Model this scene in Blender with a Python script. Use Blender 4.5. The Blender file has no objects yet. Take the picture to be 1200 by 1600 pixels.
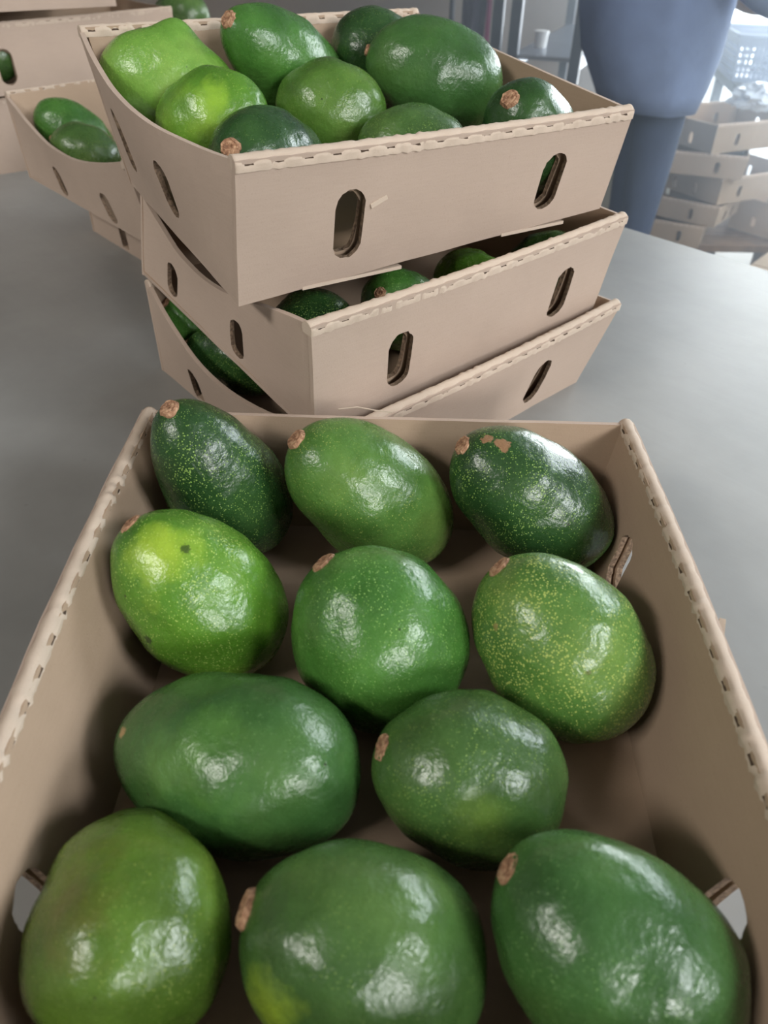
import bpy, bmesh, math, random
import numpy as np
from mathutils import Vector, Matrix, noise
from mathutils.geometry import delaunay_2d_cdt

random.seed(7)
PI = math.pi
SC = bpy.context.scene
COL = SC.collection

# ------------------------------------------------------------------ camera
cam_d = bpy.data.cameras.new('camera')
cam = bpy.data.objects.new('camera', cam_d)
COL.objects.link(cam)
SC.camera = cam
TH, RO, CH = math.radians(38.8765), math.radians(1.15818), 0.3323016
fw = Vector((0, math.cos(TH), -math.sin(TH)))
up = Vector((0, math.sin(TH), math.cos(TH)))
rt = Vector((1, 0, 0))
cx = rt * math.cos(RO) + up * math.sin(RO)
cy = up * math.cos(RO) - rt * math.sin(RO)
m = Matrix.Identity(4)
for i in range(3):
    m[i][0], m[i][1], m[i][2] = cx[i], cy[i], -fw[i]
m[2][3] = CH
cam.matrix_world = m
cam_d.sensor_fit = 'VERTICAL'
cam_d.sensor_height = 24.0
cam_d.lens = 24.0 * 1148.0353 / 1600.0
cam_d.clip_start = 0.01
cam_d.dof.use_dof = True
cam_d.dof.focus_distance = 0.46
cam_d.dof.aperture_fstop = 7.0

# ------------------------------------------------------------------ world, daylight, exposure
SC.view_settings.view_transform = 'Standard'
SC.view_settings.look = 'None'
SC.view_settings.gamma = 1.0
SC.view_settings.use_curve_mapping = False
SC.view_settings.exposure = 0.12
world = bpy.data.worlds.new('overcast_sky')
SC.world = world
world.use_nodes = True
bg = world.node_tree.nodes['Background']
bg.inputs['Color'].default_value = (0.80, 0.91, 1.0, 1)
bg.inputs['Strength'].default_value = 4.5


def area(name, loc, target, sx, sy, power, col):
    d = bpy.data.lights.new(name, 'AREA')
    d.shape = 'RECTANGLE'
    d.size, d.size_y, d.energy, d.color = sx, sy, power, col
    o = bpy.data.objects.new(name, d)
    COL.objects.link(o)
    o.location = loc
    o.rotation_euler = (Vector(target) - Vector(loc)).to_track_quat('-Z', 'Y').to_euler()
    return o


FLOOR = -0.80
# daylight that comes in through the wall openings and the translucent roof sheets
area('daylight_door', (2.42, 4.35, 0.35), (1.2, 1.6, 0.0), 1.2, 2.0, 165, (0.80, 0.91, 1.0))
area('daylight_window_right', (2.54, 2.15, 1.35), (0.0, 0.3, 0.0), 1.4, 0.75, 42, (0.84, 0.93, 1.0))
area('daylight_window_side', (2.54, -1.0, 1.75), (0.0, 0.3, 0.0), 1.0, 0.7, 52, (0.95, 0.98, 1.0))
area('daylight_window_rear', (1.9, -3.34, 1.35), (0.0, 0.3, 0.0), 1.1, 0.8, 70, (1.0, 0.98, 0.96))
area('daylight_roof_rear', (-2.3, -1.6, 2.72), (0.0, 0.3, 0.0), 1.2, 0.7, 96, (1.0, 0.965, 0.91))


# ------------------------------------------------------------------ helpers
def srgb(r, g, b):
    return tuple((c / 255.0 / 12.92) if c <= 10 else ((c / 255.0 + 0.055) / 1.055) ** 2.4 for c in (r, g, b)) + (1.0,)


def tag(o, label=None, cat=None, group=None, kind=None):
    if label: o['label'] = label
    if cat: o['category'] = cat
    if group: o['group'] = group
    if kind: o['kind'] = kind
    return o


def link(name, bm, mats, parent=None, loc=(0, 0, 0), smooth=False):
    me = bpy.data.meshes.new(name)
    bm.to_mesh(me)
    bm.free()
    for mt in (mats if isinstance(mats, (list, tuple)) else [mats]):
        me.materials.append(mt)
    if smooth:
        me.polygons.foreach_set('use_smooth', [True] * len(me.polygons))
    o = bpy.data.objects.new(name, me)
    COL.objects.link(o)
    o.location = loc
    if parent is not None:
        o.parent = parent
    return o


def empty(name, loc, label, cat, group=None, rz=0.0):
    o = bpy.data.objects.new(name, None)
    COL.objects.link(o)
    o.location = loc
    o.rotation_euler = (0, 0, rz)
    return tag(o, label, cat, group)


def add_box(bm, c, s, rz=0.0, bevel=0.0):
    R = Matrix.Rotation(rz, 3, 'Z')
    vs = []
    for z in (-.5, .5):
        for x, y in ((-.5, -.5), (.5, -.5), (.5, .5), (-.5, .5)):
            vs.append(bm.verts.new(Vector(c) + R @ Vector((x * s[0], y * s[1], z * s[2]))))
    fs = [bm.faces.new([vs[i] for i in f]) for f in
          ((3, 2, 1, 0), (4, 5, 6, 7), (0, 1, 5, 4), (1, 2, 6, 5), (2, 3, 7, 6), (3, 0, 4, 7))]
    if bevel:
        es = list({e for f in fs for e in f.edges})
        bmesh.ops.bevel(bm, geom=es, offset=bevel, segments=2, affect='EDGES', profile=0.5)


def tube(bm, pts, rad, seg=10):
    pts = [Vector(p) for p in pts]
    rings = []
    for i, p in enumerate(pts):
        t = (pts[min(i + 1, len(pts) - 1)] - pts[max(i - 1, 0)]).normalized()
        a = t.orthogonal().normalized()
        b = t.cross(a)
        r = rad[i] if isinstance(rad, (list, tuple)) else rad
        rings.append([bm.verts.new(p + (a * math.cos(k * 2 * PI / seg) + b * math.sin(k * 2 * PI / seg)) * r) for k in range(seg)])
    for A, B in zip(rings, rings[1:]):
        for k in range(seg):
            bm.faces.new((A[k], A[(k + 1) % seg], B[(k + 1) % seg], B[k]))
    bm.faces.new(rings[0][::-1])
    bm.faces.new(rings[-1])


# ------------------------------------------------------------------ materials
class NT:
    def __init__(s, name):
        s.m = bpy.data.materials.new(name)
        s.m.use_nodes = True
        s.t = s.m.node_tree
        s.b = s.t.nodes['Principled BSDF']

    def n(s, kind, **kw):
        nd = s.t.nodes.new(kind)
        for k, v in kw.items():
            if k.startswith('_'):
                setattr(nd, k[1:], v)
            else:
                nd.inputs[k].default_value = v
        return nd

    def l(s, a, b):
        s.t.links.new(a, b)

    def coord(s, scale=(1, 1, 1), rot=(0, 0, 0)):
        tc = s.n('ShaderNodeTexCoord')
        mp = s.n('ShaderNodeMapping')
        mp.inputs['Scale'].default_value = scale
        mp.inputs['Rotation'].default_value = rot
        s.l(tc.outputs['Object'], mp.inputs['Vector'])
        return mp.outputs['Vector']

    def noise(s, vec, scale, detail=3.0, rough=0.5):
        nd = s.n('ShaderNodeTexNoise', Scale=scale, Detail=detail, Roughness=rough)
        s.l(vec, nd.inputs['Vector'])
        return nd.outputs['Fac']

    def ramp(s, fac, stops):
        r = s.n('ShaderNodeValToRGB')
        e = r.color_ramp.elements
        while len(e) < len(stops): e.new(0.5)
        for el, (p, c) in zip(e, stops):
            el.position = p
            el.color = c
        s.l(fac, r.inputs['Fac'])
        return r.outputs['Color']

    def mix(s, fac, a, b, mode='MIX'):
        x = s.n('ShaderNodeMix', _data_type='RGBA', _blend_type=mode)
        for i, val in ((0, fac), (6, a), (7, b)):
            if isinstance(val, (int, float, tuple)):
                x.inputs[i].default_value = val
            else:
                s.l(val, x.inputs[i])
        return x.outputs[2]

    def math(s, op, a, b=0.5, c=None):
        x = s.n('ShaderNodeMath', _operation=op)
        for i, val in enumerate((a, b, c)):
            if val is None: continue
            if isinstance(val, (int, float)):
                x.inputs[i].default_value = val
            else:
                s.l(val, x.inputs[i])
        return x.outputs[0]

    def bump(s, h, dist, strength=1.0):
        b = s.n('ShaderNodeBump', Strength=strength, Distance=dist)
        s.l(h, b.inputs['Height'])
        s.l(b.outputs[0], s.b.inputs['Normal'])

    def col(s, c):
        if isinstance(c, tuple): s.b.inputs['Base Color'].default_value = c
        else: s.l(c, s.b.inputs['Base Color'])

    def set(s, **kw):
        for k, v in kw.items():
            s.b.inputs[k.replace('_', ' ')].default_value = v
        return s


def plain(name, c, rough=0.6, metal=0.0, var=0.12, scale=12.0, bump=0.0):
    t = NT(name)
    v = t.coord()
    nz = t.noise(v, scale, 4)
    d = tuple(x * (1 - var) for x in c[:3]) + (1,)
    li = tuple(min(1, x * (1 + var)) for x in c[:3]) + (1,)
    t.col(t.ramp(nz, [(0.3, d), (0.7, li)]))
    t.set(Roughness=rough, Metallic=metal)
    if bump: t.bump(t.noise(v, scale * 5, 3), bump, 0.6)
    return t.m


def cardboard(name, c, streak=0.05):
    t = NT(name)
    v = t.coord()
    big = t.noise(v, 9, 3)
    fine = t.noise(v, 900, 4, 0.7)
    fib = t.noise(t.coord((60, 60, 900)), 1.0, 3, 0.6)
    a = t.ramp(big, [(0.3, tuple(x * 0.93 for x in c[:3]) + (1,)), (0.7, tuple(x * 1.05 for x in c[:3]) + (1,))])
    a = t.mix(0.14, a, t.ramp(fib, [(0.3, (0.82, 0.80, 0.78, 1)), (0.7, (1.08, 1.08, 1.08, 1))]), 'MULTIPLY')
    sp = t.ramp(fine, [(0.28, (0.72, 0.68, 0.62, 1)), (0.42, (1, 1, 1, 1))])
    t.col(t.mix(0.4, a, sp, 'MULTIPLY'))
    t.set(Roughness=0.78)
    t.b.inputs['Specular IOR Level'].default_value = 0.25
    t.bump(t.math('ADD', fine, t.math('MULTIPLY', fib, 0.3)), 0.00022, 0.5)
    return t.m


def corrugated_edge(name):
    t = NT(name)
    v = t.coord()
    n1 = t.noise(v, 500, 3)
    t.col(t.ramp(n1, [(0.3, srgb(84, 68, 55)), (0.7, srgb(146, 122, 100))]))
    t.set(Roughness=0.9)
    t.bump(n1, 0.001, 0.8)
    return t.m


CARD = cardboard('kraft_cardboard', srgb(184, 164, 149))
CARD_IN = cardboard('kraft_cardboard_inside', srgb(168, 145, 124))
RIM = cardboard('folded_cardboard_rim', srgb(196, 178, 161))
EDGE = corrugated_edge('torn_corrugated_edge')
SLOT = plain('perforation_cut', srgb(70, 54, 42), 0.95)
CARD_FAR = cardboard('weathered_cardboard', srgb(176, 158, 138))


def avocado_skin(name, dark, mid, light, dots=0.5, dotcol=(168, 190, 96), pits=0.3, seed=0.0, gloss=0.24, patch=0.5, streak=0.5, spots=()):
    """waxy green skin: mottled greens, pale lenticel dots, a few dark pits, faint lengthwise streaks"""
    t = NT(name)
    tc = t.n('ShaderNodeTexCoord')
    mp = t.n('ShaderNodeMapping')
    mp.inputs['Location'].default_value = (seed, seed * 0.7, seed * 1.3)
    t.l(tc.outputs['Object'], mp.inputs['Vector'])
    v = mp.outputs['Vector']
    low = t.noise(v, 22, 2)
    base = t.ramp(low, [(0.28, srgb(*dark)), (0.52, srgb(*mid)), (0.80, srgb(*light))])
    med = t.noise(v, 110, 4, 0.6)
    base = t.mix(0.30, base, t.ramp(med, [(0.3, (0.62, 0.66, 0.6, 1)), (0.7, (1.2, 1.18, 1.2, 1))]), 'MULTIPLY')
    st = t.n('ShaderNodeMapping')
    st.inputs['Scale'].default_value = (120, 120, 10)
    t.l(v, st.inputs['Vector'])
    stn = t.noise(st.outputs['Vector'], 1.0, 2)
    base = t.mix(0.25 * streak, base, t.ramp(stn, [(0.35, (0.7, 0.75, 0.7, 1)), (0.65, (1.15, 1.12, 1.15, 1))]), 'MULTIPLY')
    # lenticels
    vo = t.n('ShaderNodeTexVoronoi', Scale=920.0)
    t.l(v, vo.inputs['Vector'])
    sep = t.n('ShaderNodeSeparateColor')
    t.l(vo.outputs['Color'], sep.inputs[0])
    dens = t.math('MULTIPLY', t.noise(v, 35, 2), 1.0)
    thr = t.math('MULTIPLY', t.math('MULTIPLY', sep.outputs[0], dens), 0.85 * dots + 0.22)
    dot = t.math('LESS_THAN', vo.outputs['Distance'], thr)
    base = t.mix(t.math('MULTIPLY', dot, 0.45 + 0.35 * dots), base, srgb(*dotcol))
    # pits
    vp = t.n('ShaderNodeTexVoronoi', Scale=95.0)
    t.l(v, vp.inputs['Vector'])
    sp = t.n('ShaderNodeSeparateColor')
    t.l(vp.outputs['Color'], sp.inputs[0])
    pt = t.math('MULTIPLY', t.math('LESS_THAN', vp.outputs['Distance'], 0.07), t.math('GREATER_THAN', sp.outputs[1], 1.0 - 0.35 * pits))
    base = t.mix(t.math('MULTIPLY', pt, 0.75), base, srgb(38, 44, 26))
    for (pt_, rad, col, soft) in spots:
        vd = t.n('ShaderNodeVectorMath', _operation='DISTANCE')
        t.l(tc.outputs['Object'], vd.inputs[0])
        vd.inputs[1].default_value = pt_
        dd = t.math('ADD', vd.outputs['Value'], t.math('MULTIPLY', t.math('SUBTRACT', t.noise(v, 0.9 / rad, 4, 0.65), 0.5), rad * 2.2))
        mr = t.n('ShaderNodeMapRange')
        mr.inputs['From Min'].default_value = rad
        mr.inputs['From Max'].default_value = rad * (1 - soft)
        t.l(dd, mr.inputs['Value'])
        base = t.mix(t.math('MULTIPLY', mr.outputs[0], 0.85 if soft < 0.5 else 0.65), base, srgb(*col))
    t.col(base)
    rn = t.noise(v, 160, 4, 0.65)
    rr = t.n('ShaderNodeMapRange')
    rr.inputs['To Min'].default_value = gloss - 0.08
    rr.inputs['To Max'].default_value = gloss + 0.16
    t.l(rn, rr.inputs['Value'])
    t.l(rr.outputs[0], t.b.inputs['Roughness'])
    t.b.inputs['Specular IOR Level'].default_value = 0.55
    t.b.inputs['Subsurface Weight'].default_value = 0.0
    h = t.math('ADD', t.math('MULTIPLY', t.noise(v, 260, 3, 0.6), 0.8), t.math('MULTIPLY', t.noise(v, 90, 2), 1.0))
    h = t.math('ADD', h, t.math('MULTIPLY', dot, 0.10))
    t.bump(h, 0.0011, 0.55)
    return t.m


STEM = None


def stem_mat():
    t = NT('cut_stem_wood')
    v = t.coord()
    r = t.n('ShaderNodeTexNoise', Scale=420.0, Detail=5.0)
    t.l(v, r.inputs['Vector'])
    t.col(t.ramp(r.outputs['Fac'], [(0.3, srgb(98, 70, 52)), (0.5, srgb(156, 116, 88)), (0.72, srgb(196, 160, 128))]))
    t.set(Roughness=0.85)
    t.bump(r.outputs['Fac'], 0.001, 0.9)
    return t.m


STEM = stem_mat()


def steel(name, c, rough, metal=0.85):
    t = NT(name)
    v = t.coord()
    blot = t.noise(v, 5, 5, 0.6)
    fine = t.noise(t.coord((6, 140, 6), (0, 0, 0.84)), 1.0, 4, 0.6)
    col = t.ramp(blot, [(0.3, tuple(x * 0.82 for x in c[:3]) + (1,)), (0.7, tuple(x * 1.12 for x in c[:3]) + (1,))])
    vo = t.n('ShaderNodeTexVoronoi', Scale=26.0)
    t.l(v, vo.inputs['Vector'])
    spk = t.ramp(vo.outputs['Distance'], [(0.0, (0.6, 0.6, 0.6, 1)), (0.06, (1, 1, 1, 1))])
    t.col(t.mix(0.4, col, spk, 'MULTIPLY'))
    rr = t.n('ShaderNodeMapRange')
    rr.inputs['To Min'].default_value = rough - 0.08
    rr.inputs['To Max'].default_value = rough + 0.14
    t.l(t.math('ADD', t.math('MULTIPLY', blot, 0.6), t.math('MULTIPLY', fine, 0.4)), rr.inputs['Value'])
    t.l(rr.outputs[0], t.b.inputs['Roughness'])
    t.set(Metallic=metal)
    t.b.inputs['Specular IOR Level'].default_value = 0.4
    t.bump(t.math('ADD', t.math('MULTIPLY', blot, 1.0), t.math('MULTIPLY', fine, 0.15)), 0.002, 0.25)
    return t.m


TABLE = steel('galvanised_table_steel', (0.30, 0.30, 0.29, 1), 0.44, 0.1)
FRAME = plain('dark_frame_steel', srgb(58, 62, 72), 0.45, 0.6)
RAIL = plain('brushed_rail_steel', srgb(150, 158, 172), 0.35, 0.8)
WALLM = plain('plastered_wall', srgb(126, 116, 108), 0.9, 0, 0.18, 2.5, 0.002)
WALL_LIGHT = plain('pale_wall', srgb(150, 146, 140), 0.9, 0, 0.06, 2.0, 0.002)
CONC = plain('concrete_floor', srgb(122, 117, 110), 0.75, 0, 0.16, 3.0, 0.002)
CEIL = plain('ceiling_sheet', srgb(128, 126, 122), 0.85, 0, 0.05, 2.0)

# ------------------------------------------------------------------ large structure
XL, XR, YF, YB, ZC = -3.6, 2.6, -3.4, 4.6, 2.8


def slab_with_openings(name, axis, at, a0, a1, openings, mat, thick=0.15):
    """wall in plane axis=at between a0..a1 and floor..ceiling with rectangular openings (a_lo,a_hi,z_lo,z_hi)"""
    bm = bmesh.new()
    xs = sorted({a0, a1} | {o[0] for o in openings} | {o[1] for o in openings})
    zs = sorted({FLOOR, ZC} | {o[2] for o in openings} | {o[3] for o in openings})
    for p, q in zip(xs, xs[1:]):
        for r, s in zip(zs, zs[1:]):
            mx, mz = (p + q) / 2, (r + s) / 2
            if any(o[0] < mx < o[1] and o[2] < mz < o[3] for o in openings): continue
            if axis == 'y': add_box(bm, (mx, at + thick / 2, mz), (q - p, thick, s - r))
            else: add_box(bm, (at + thick / 2, mx, mz), (thick, q - p, s - r))
    bmesh.ops.remove_doubles(bm, verts=bm.verts, dist=1e-5)
    return tag(link(name, bm, mat), kind='structure')


bm = bmesh.new(); add_box(bm, ((XL + 5.5) / 2, (YF + 8.5) / 2, FLOOR - 0.05), (5.5 - XL, 8.5 - YF, 0.1))
tag(link('floor', bm, CONC), kind='structure')
slab_with_openings('wall_back', 'y', YB, XL, XR, [(1.60, 2.5, FLOOR, 1.35)], WALLM)
slab_with_openings('wall_right', 'x', XR, YF, YB, [(1.3, 3.0, 0.9, 1.8), (-1.55, -0.45, 1.35, 2.15), (3.2, 4.5, FLOOR, 1.35)], WALL_LIGHT)
slab_with_openings('wall_front', 'y', YF - 0.15, XL, XR, [(1.3, 2.5, 0.9, 1.8)], WALL_LIGHT)
slab_with_openings('wall_left', 'x', XL - 0.15, YF, YB, [], WALL_LIGHT)
bm = bmesh.new(); add_box(bm, ((XL + XR) / 2, (YF + YB) / 2, ZC + 0.05), (XR - XL, YB - YF, 0.1))
tag(link('ceiling', bm, CEIL), kind='structure')
GLASS_F = plain('window_frame_paint', srgb(90, 96, 104), 0.5)


def window_frame(name, axis, at, a0, a1, z0, z1):
    bm = bmesh.new()
    w = 0.05
    for (p, q, r, s) in ((a0, a1, z0, z0 + w), (a0, a1, z1 - w, z1), (a0, a0 + w, z0 + w, z1 - w), (a1 - w, a1, z0 + w, z1 - w),
                         ((a0 + a1) / 2 - w / 2, (a0 + a1) / 2 + w / 2, z0 + w, z1 - w)):
        c = ((p + q) / 2, (r + s) / 2)
        if axis == 'x': add_box(bm, (at, c[0], c[1]), (0.06, q - p, s - r))
        else: add_box(bm, (c[0], at, c[1]), (q - p, 0.06, s - r))
    tag(link(name, bm, GLASS_F), kind='structure')


window_frame('window_1', 'x', XR + 0.09, 1.3, 3.0, 0.9, 1.8)
window_frame('window_2', 'x', XR + 0.09, -1.55, -0.45, 1.35, 2.15)
window_frame('window_3', 'y', YF - 0.09, 1.3, 2.5, 0.9, 1.8)

# packing table: its far edge runs diagonally across the picture
TN, TT = Vector((0.745, 0.666, 0)), Vector((0.666, -0.745, 0))
tang = math.atan2(TT.y, TT.x)
tn0, tn1, tt0, tt1 = -0.42, 0.9605, -2.35, 0.95
tc_ = TN * ((tn0 + tn1) / 2) + TT * ((tt0 + tt1) / 2)
tab = empty('packing_table', (tc_.x, tc_.y, FLOOR), 'long grey metal packing table carrying all the cartons of avocados', 'table', rz=tang)
hx, hy = (tt1 - tt0) / 2, (tn1 - tn0) / 2
bm = bmesh.new(); add_box(bm, (0, 0, -FLOOR - 0.02), (2 * hx, 2 * hy, 0.04), 0, 0.006)
link('table_top', bm, TABLE, tab)
for sx in (-1, 1):
    for sy in (-1, 1):
        bm = bmesh.new(); add_box(bm, (sx * (hx - 0.08), sy * (hy - 0.08), (-FLOOR - 0.04) / 2), (0.05, 0.05, -FLOOR - 0.04), 0, 0.004)
        link('leg', bm, FRAME, tab)
for sy in (-1, 1):
    bm = bmesh.new(); add_box(bm, (0, sy * (hy - 0.08), 0.18), (2 * hx - 0.2, 0.04, 0.04))
    link('stretcher', bm, FRAME, tab)


# ------------------------------------------------------------------ cardboard cartons
def panel_bm(bl, br, tr, tl, t, inside, holes=(), bow=0.0, topdip=0.0, skew=1.0, jit=0.0004, nu=22, nv=8, rough=0.0005, top=None):
    """a sheet of board between four corners: outer face, inner face, edges; oval holes (u, v, half-width, half-height in metres)"""
    bl, br, tr, tl = map(Vector, (bl, br, tr, tl))
    w = ((br - bl).length + (tr - tl).length) / 2
    h = ((tl - bl).length + (tr - br).length) / 2
    n = (br - bl).cross(tl - bl).normalized()
    if n.dot(Vector(inside) - bl) < 0: n = -n
    pts, edges, outline = [], [], []
    for i in range(nu): outline.append((w * i / nu, 0))
    for i in range(nv): outline.append((w, h * i / nv))
    for i in range(nu): outline.append((w - w * i / nu, h))
    for i in range(nv): outline.append((0, h - h * i / nv))
    pts += outline
    k = len(outline)
    edges += [(i, (i + 1) % k) for i in range(k)]
    hp = []
    for (u, v, a, b) in holes:
        s0 = len(pts)
        ring = []
        N = 28
        for i in range(N):
            an = 2 * PI * i / N
            ca, sa = math.cos(an), math.sin(an)
            # stadium outline: half circles of radius a joined by straight sides
            x = a * ca
            y = (b - a) * (1 if sa > 0 else -1 if sa < 0 else 0) + a * sa
            ring.append((u + x + random.uniform(-rough, rough), v + y + random.uniform(-rough, rough)))
        pts += ring
        edges += [(s0 + i, s0 + (i + 1) % N) for i in range(N)]
        hp.append((u, v, a, b))
    for i in range(1, nu):
        for j in range(1, nv):
            p = (w * i / nu, h * j / nv)
            if any(abs(p[0] - u) < a + 0.004 and abs(p[1] - v) < b + 0.004 for (u, v, a, b) in hp): continue
            pts.append(p)
    vo, eo, fo, *_ = delaunay_2d_cdt([Vector(p) for p in pts], edges, [], 0, 1e-6)

    def inhole(x, y):
        for (u, v, a, b) in hp:
            dx, dy = abs(x - u), max(0, abs(y - v) - (b - a))
            if dx * dx + dy * dy < (a * 0.99) ** 2: return True
        return False

    def pos(x, y):
        u, v = x / w, y / h
        p = bl * (1 - u) * (1 - v) + br * u * (1 - v) + tr * u * v + tl * (1 - u) * v
        p = p - n * (bow * math.sin(PI * u) * v)
        dz = -topdip * math.sin(PI * u ** skew) * v
        if top: dz += top(u) * v
        p.z += dz
        q = noise.noise(Vector((p.x * 25, p.y * 25, p.z * 25))) * jit * 2
        return p + n * q

    bm = bmesh.new()
    A = [bm.verts.new(pos(*p)) for p in vo]
    Bv = [bm.verts.new(a.co + n * t) for a in A]
    for f in fo:
        c = sum((vo[i] for i in f), Vector((0, 0))) / len(f)
        if inhole(c.x, c.y) or not (0 < c.x < w and 0 < c.y < h): continue
        fa = bm.faces.new([A[i] for i in f])
        if fa.calc_area() < 1e-12:
            bm.faces.remove(fa); continue
        fb = bm.faces.new([Bv[i] for i in reversed(f)])
        fb.material_index = 1
    ia = {v: i for i, v in enumerate(A)}
    be = [e for e in bm.edges if len(e.link_faces) == 1 and e.verts[0] in ia and e.verts[1] in ia]
    for e in be:
        i, j = ia[e.verts[0]], ia[e.verts[1]]
        f = bm.faces.new((A[i], A[j], Bv[j], Bv[i]))
        yy = (vo[i].y + vo[j].y) / 2
        xx = (vo[i].x + vo[j].x) / 2
        onb = yy < 1e-4 or xx < 1e-4 or xx > w - 1e-4
        f.material_index = 0 if onb or yy > h - 1e-4 else 2
    loose = [v for v in bm.verts if not v.link_faces]
    bmesh.ops.delete(bm, geom=loose, context='VERTS')
    bmesh.ops.recalc_face_normals(bm, faces=bm.faces)
    return bm, n


def rim_bm(p0, p1, n, width, bow=0.0, dip=0.0, period=0.0175, hgt=0.0016, seed=0):
    """folded top edge of a double wall: rounded strip, wavy, with short perforation cuts along both fold lines"""
    rnd = random.Random(seed)
    p0, p1 = Vector(p0), Vector(p1)
    L = (p1 - p0).length
    per = max(3, round(L / period))
    sub = 10
    N = per * sub
    w = width
    prof = [(-0.0003, -0.0060), (-0.0006, -0.0026), (-0.0005, -0.0014), (0.0008, 0.0003), (0.30 * w, hgt), (0.5 * w, hgt * 1.15), (0.72 * w, hgt),
            (w - 0.0008, 0.0003), (w + 0.0005, -0.0014), (w + 0.0006, -0.0026), (w + 0.0003, -0.0060)]
    bm = bmesh.new()
    rows = []
    for i in range(N + 1):
        u = i / N
        c = p0.lerp(p1, u) - n * bow * math.sin(PI * u)
        c.z -= dip * math.sin(PI * u)
        ph = (i % sub) / sub
        slot = 3 <= i % sub <= 6
        bulge = 0.0003 * math.cos(2 * PI * (ph - 0.9))
        wob = noise.noise(Vector((seed * 5.0, i * 0.45, 0))) * 0.0009
        row = []
        for k, (a, z) in enumerate(prof):
            da = 0
            if slot and k == 2: da = 0.0009
            if slot and k == 8: da = -0.0009
            if k in (1, 2, 3): da -= bulge * (1 if k > 1 else 0.4)
            if k in (7, 8, 9): da += bulge * (1 if k < 9 else 0.4)
            row.append(bm.verts.new(c + n * (a + da + wob) + Vector((0, 0, z + wob * 0.5 + (bulge * 0.4 if 2 < k < 8 else 0)))))
        rows.append(row)
    for i, (A, B) in enumerate(zip(rows, rows[1:])):
        for k in range(len(prof) - 1):
            f = bm.faces.new((A[k], A[k + 1], B[k + 1], B[k]))
            f.smooth = True
            if k in (1, 8) and 3 <= i % sub <= 5: f.material_index = 1
    bm.faces.new(rows[0]); bm.faces.new(rows[-1][::-1])
    bmesh.ops.recalc_face_normals(bm, faces=bm.faces)
    return bm


def shift(bm, loc):
    bmesh.ops.translate(bm, vec=-Vector(loc), verts=bm.verts)
    return bm


def carton(C, label, group=None, holes_long=(0.25, 0.75), holes_end=(0.34, 0.66), hole=(0.0105, 0.021), hole_e=(0.0100, 0.0205), bow=None, dips=None, mat=CARD, seed=0, hv=0.44, hve=0.36, lean=2.4, holes_far=None, name='avocado_carton'):
    """C[(sx, sy, top)] -> corner; long walls are the sy sides (double board, folded rim), end walls the sx sides (single board)"""
    bow = bow or {}
    dips = dips or {}
    C = {k: Vector(v) for k, v in C.items()}
    loc = sum((C[(a, b, 0)] for a in (-1, 1) for b in (-1, 1)), Vector()) / 4
    mid = loc + Vector((0, 0, 0.04))
    root = empty(name, loc, label, 'box', group)
    mats = [mat, CARD_IN, EDGE]
    bmm, _ = panel_bm(C[(-1, -1, 0)], C[(1, -1, 0)], C[(1, 1, 0)], C[(-1, 1, 0)], 0.0035, mid, nu=10, nv=8)
    link('base', shift(bmm, loc), mats, root)
    for sx in (-1, 1):
        bl, br, tr, tl = C[(sx, -1, 0)], C[(sx, 1, 0)], C[(sx, 1, 1)], C[(sx, -1, 1)]
        w = (br - bl).length; h = (tl - bl).length
        hs = [(w * q, h * hve, hole_e[0], hole_e[1]) for q in (holes_end if sx < 0 or holes_far is None else holes_far)]
        bmm, _ = panel_bm(bl, br, tr, tl, 0.0035, mid, hs, bow.get(('e', sx), 0.003), dips.get(('e', sx), 0.002), dips.get(('k', sx), 1.0))
        link('end_wall', shift(bmm, loc), mats, root)
    for sy in (-1, 1):
        bl, br, tr, tl = C[(-1, sy, 0)], C[(1, sy, 0)], C[(1, sy, 1)], C[(-1, sy, 1)]
        w = (br - bl).length; h = (tl - bl).length
        e = (br - bl).normalized() * 0.0006          # a hair proud of the end walls: the folded corner
        bl, tl, br, tr = bl - e, tl - e, br + e, tr + e
        hs = [(w * q, h * hv, hole[0], hole[1]) for q in holes_long]
        bo, di = bow.get(('s', sy), 0.003), dips.get(('s', sy), 0.0)
        nn = (br - bl).cross(tl - bl).normalized()
        if nn.dot(mid - bl) < 0: nn = -nn
        o0 = -nn * 0.0006
        bmm, n = panel_bm(bl + o0, br + o0, tr + o0, tl + o0, 0.0034, mid, hs, bo, di)
        wall = link('side_wall', shift(bmm, loc), mats, root)
        ins = (br - bl).normalized() * 0.004
        off = n * 0.0042
        hs2 = [(a + 0.0012 - 0.004, b - 0.002, c - 0.001, d - 0.0015) for a, b, c, d in hs]
        b2, _ = panel_bm(bl + off * lean + ins, br + off * lean - ins, tr + off - ins, tl + off + ins, 0.0034, mid, hs2, bo, di, rough=0.0009)
        link('inner_wall', shift(b2, loc), [CARD_IN, CARD_IN, EDGE], wall)
        rb = rim_bm(tl, tr, n, 0.0080, bo, di, seed=seed * 3 + sy)
        link('folded_rim', shift(rb, loc), [RIM, SLOT], wall)
    return root, loc


def rect_carton(x, y, z, rz, L, W, H, flare=0.004):
    R = Matrix.Rotation(rz, 3, 'Z')
    return {(a, b, t): Vector((x, y, z)) + R @ Vector((a * (L / 2 + flare * t), b * (W / 2 + flare * t), H * t)) for a in (-1, 1) for b in (-1, 1) for t in (0, 1)}


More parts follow.
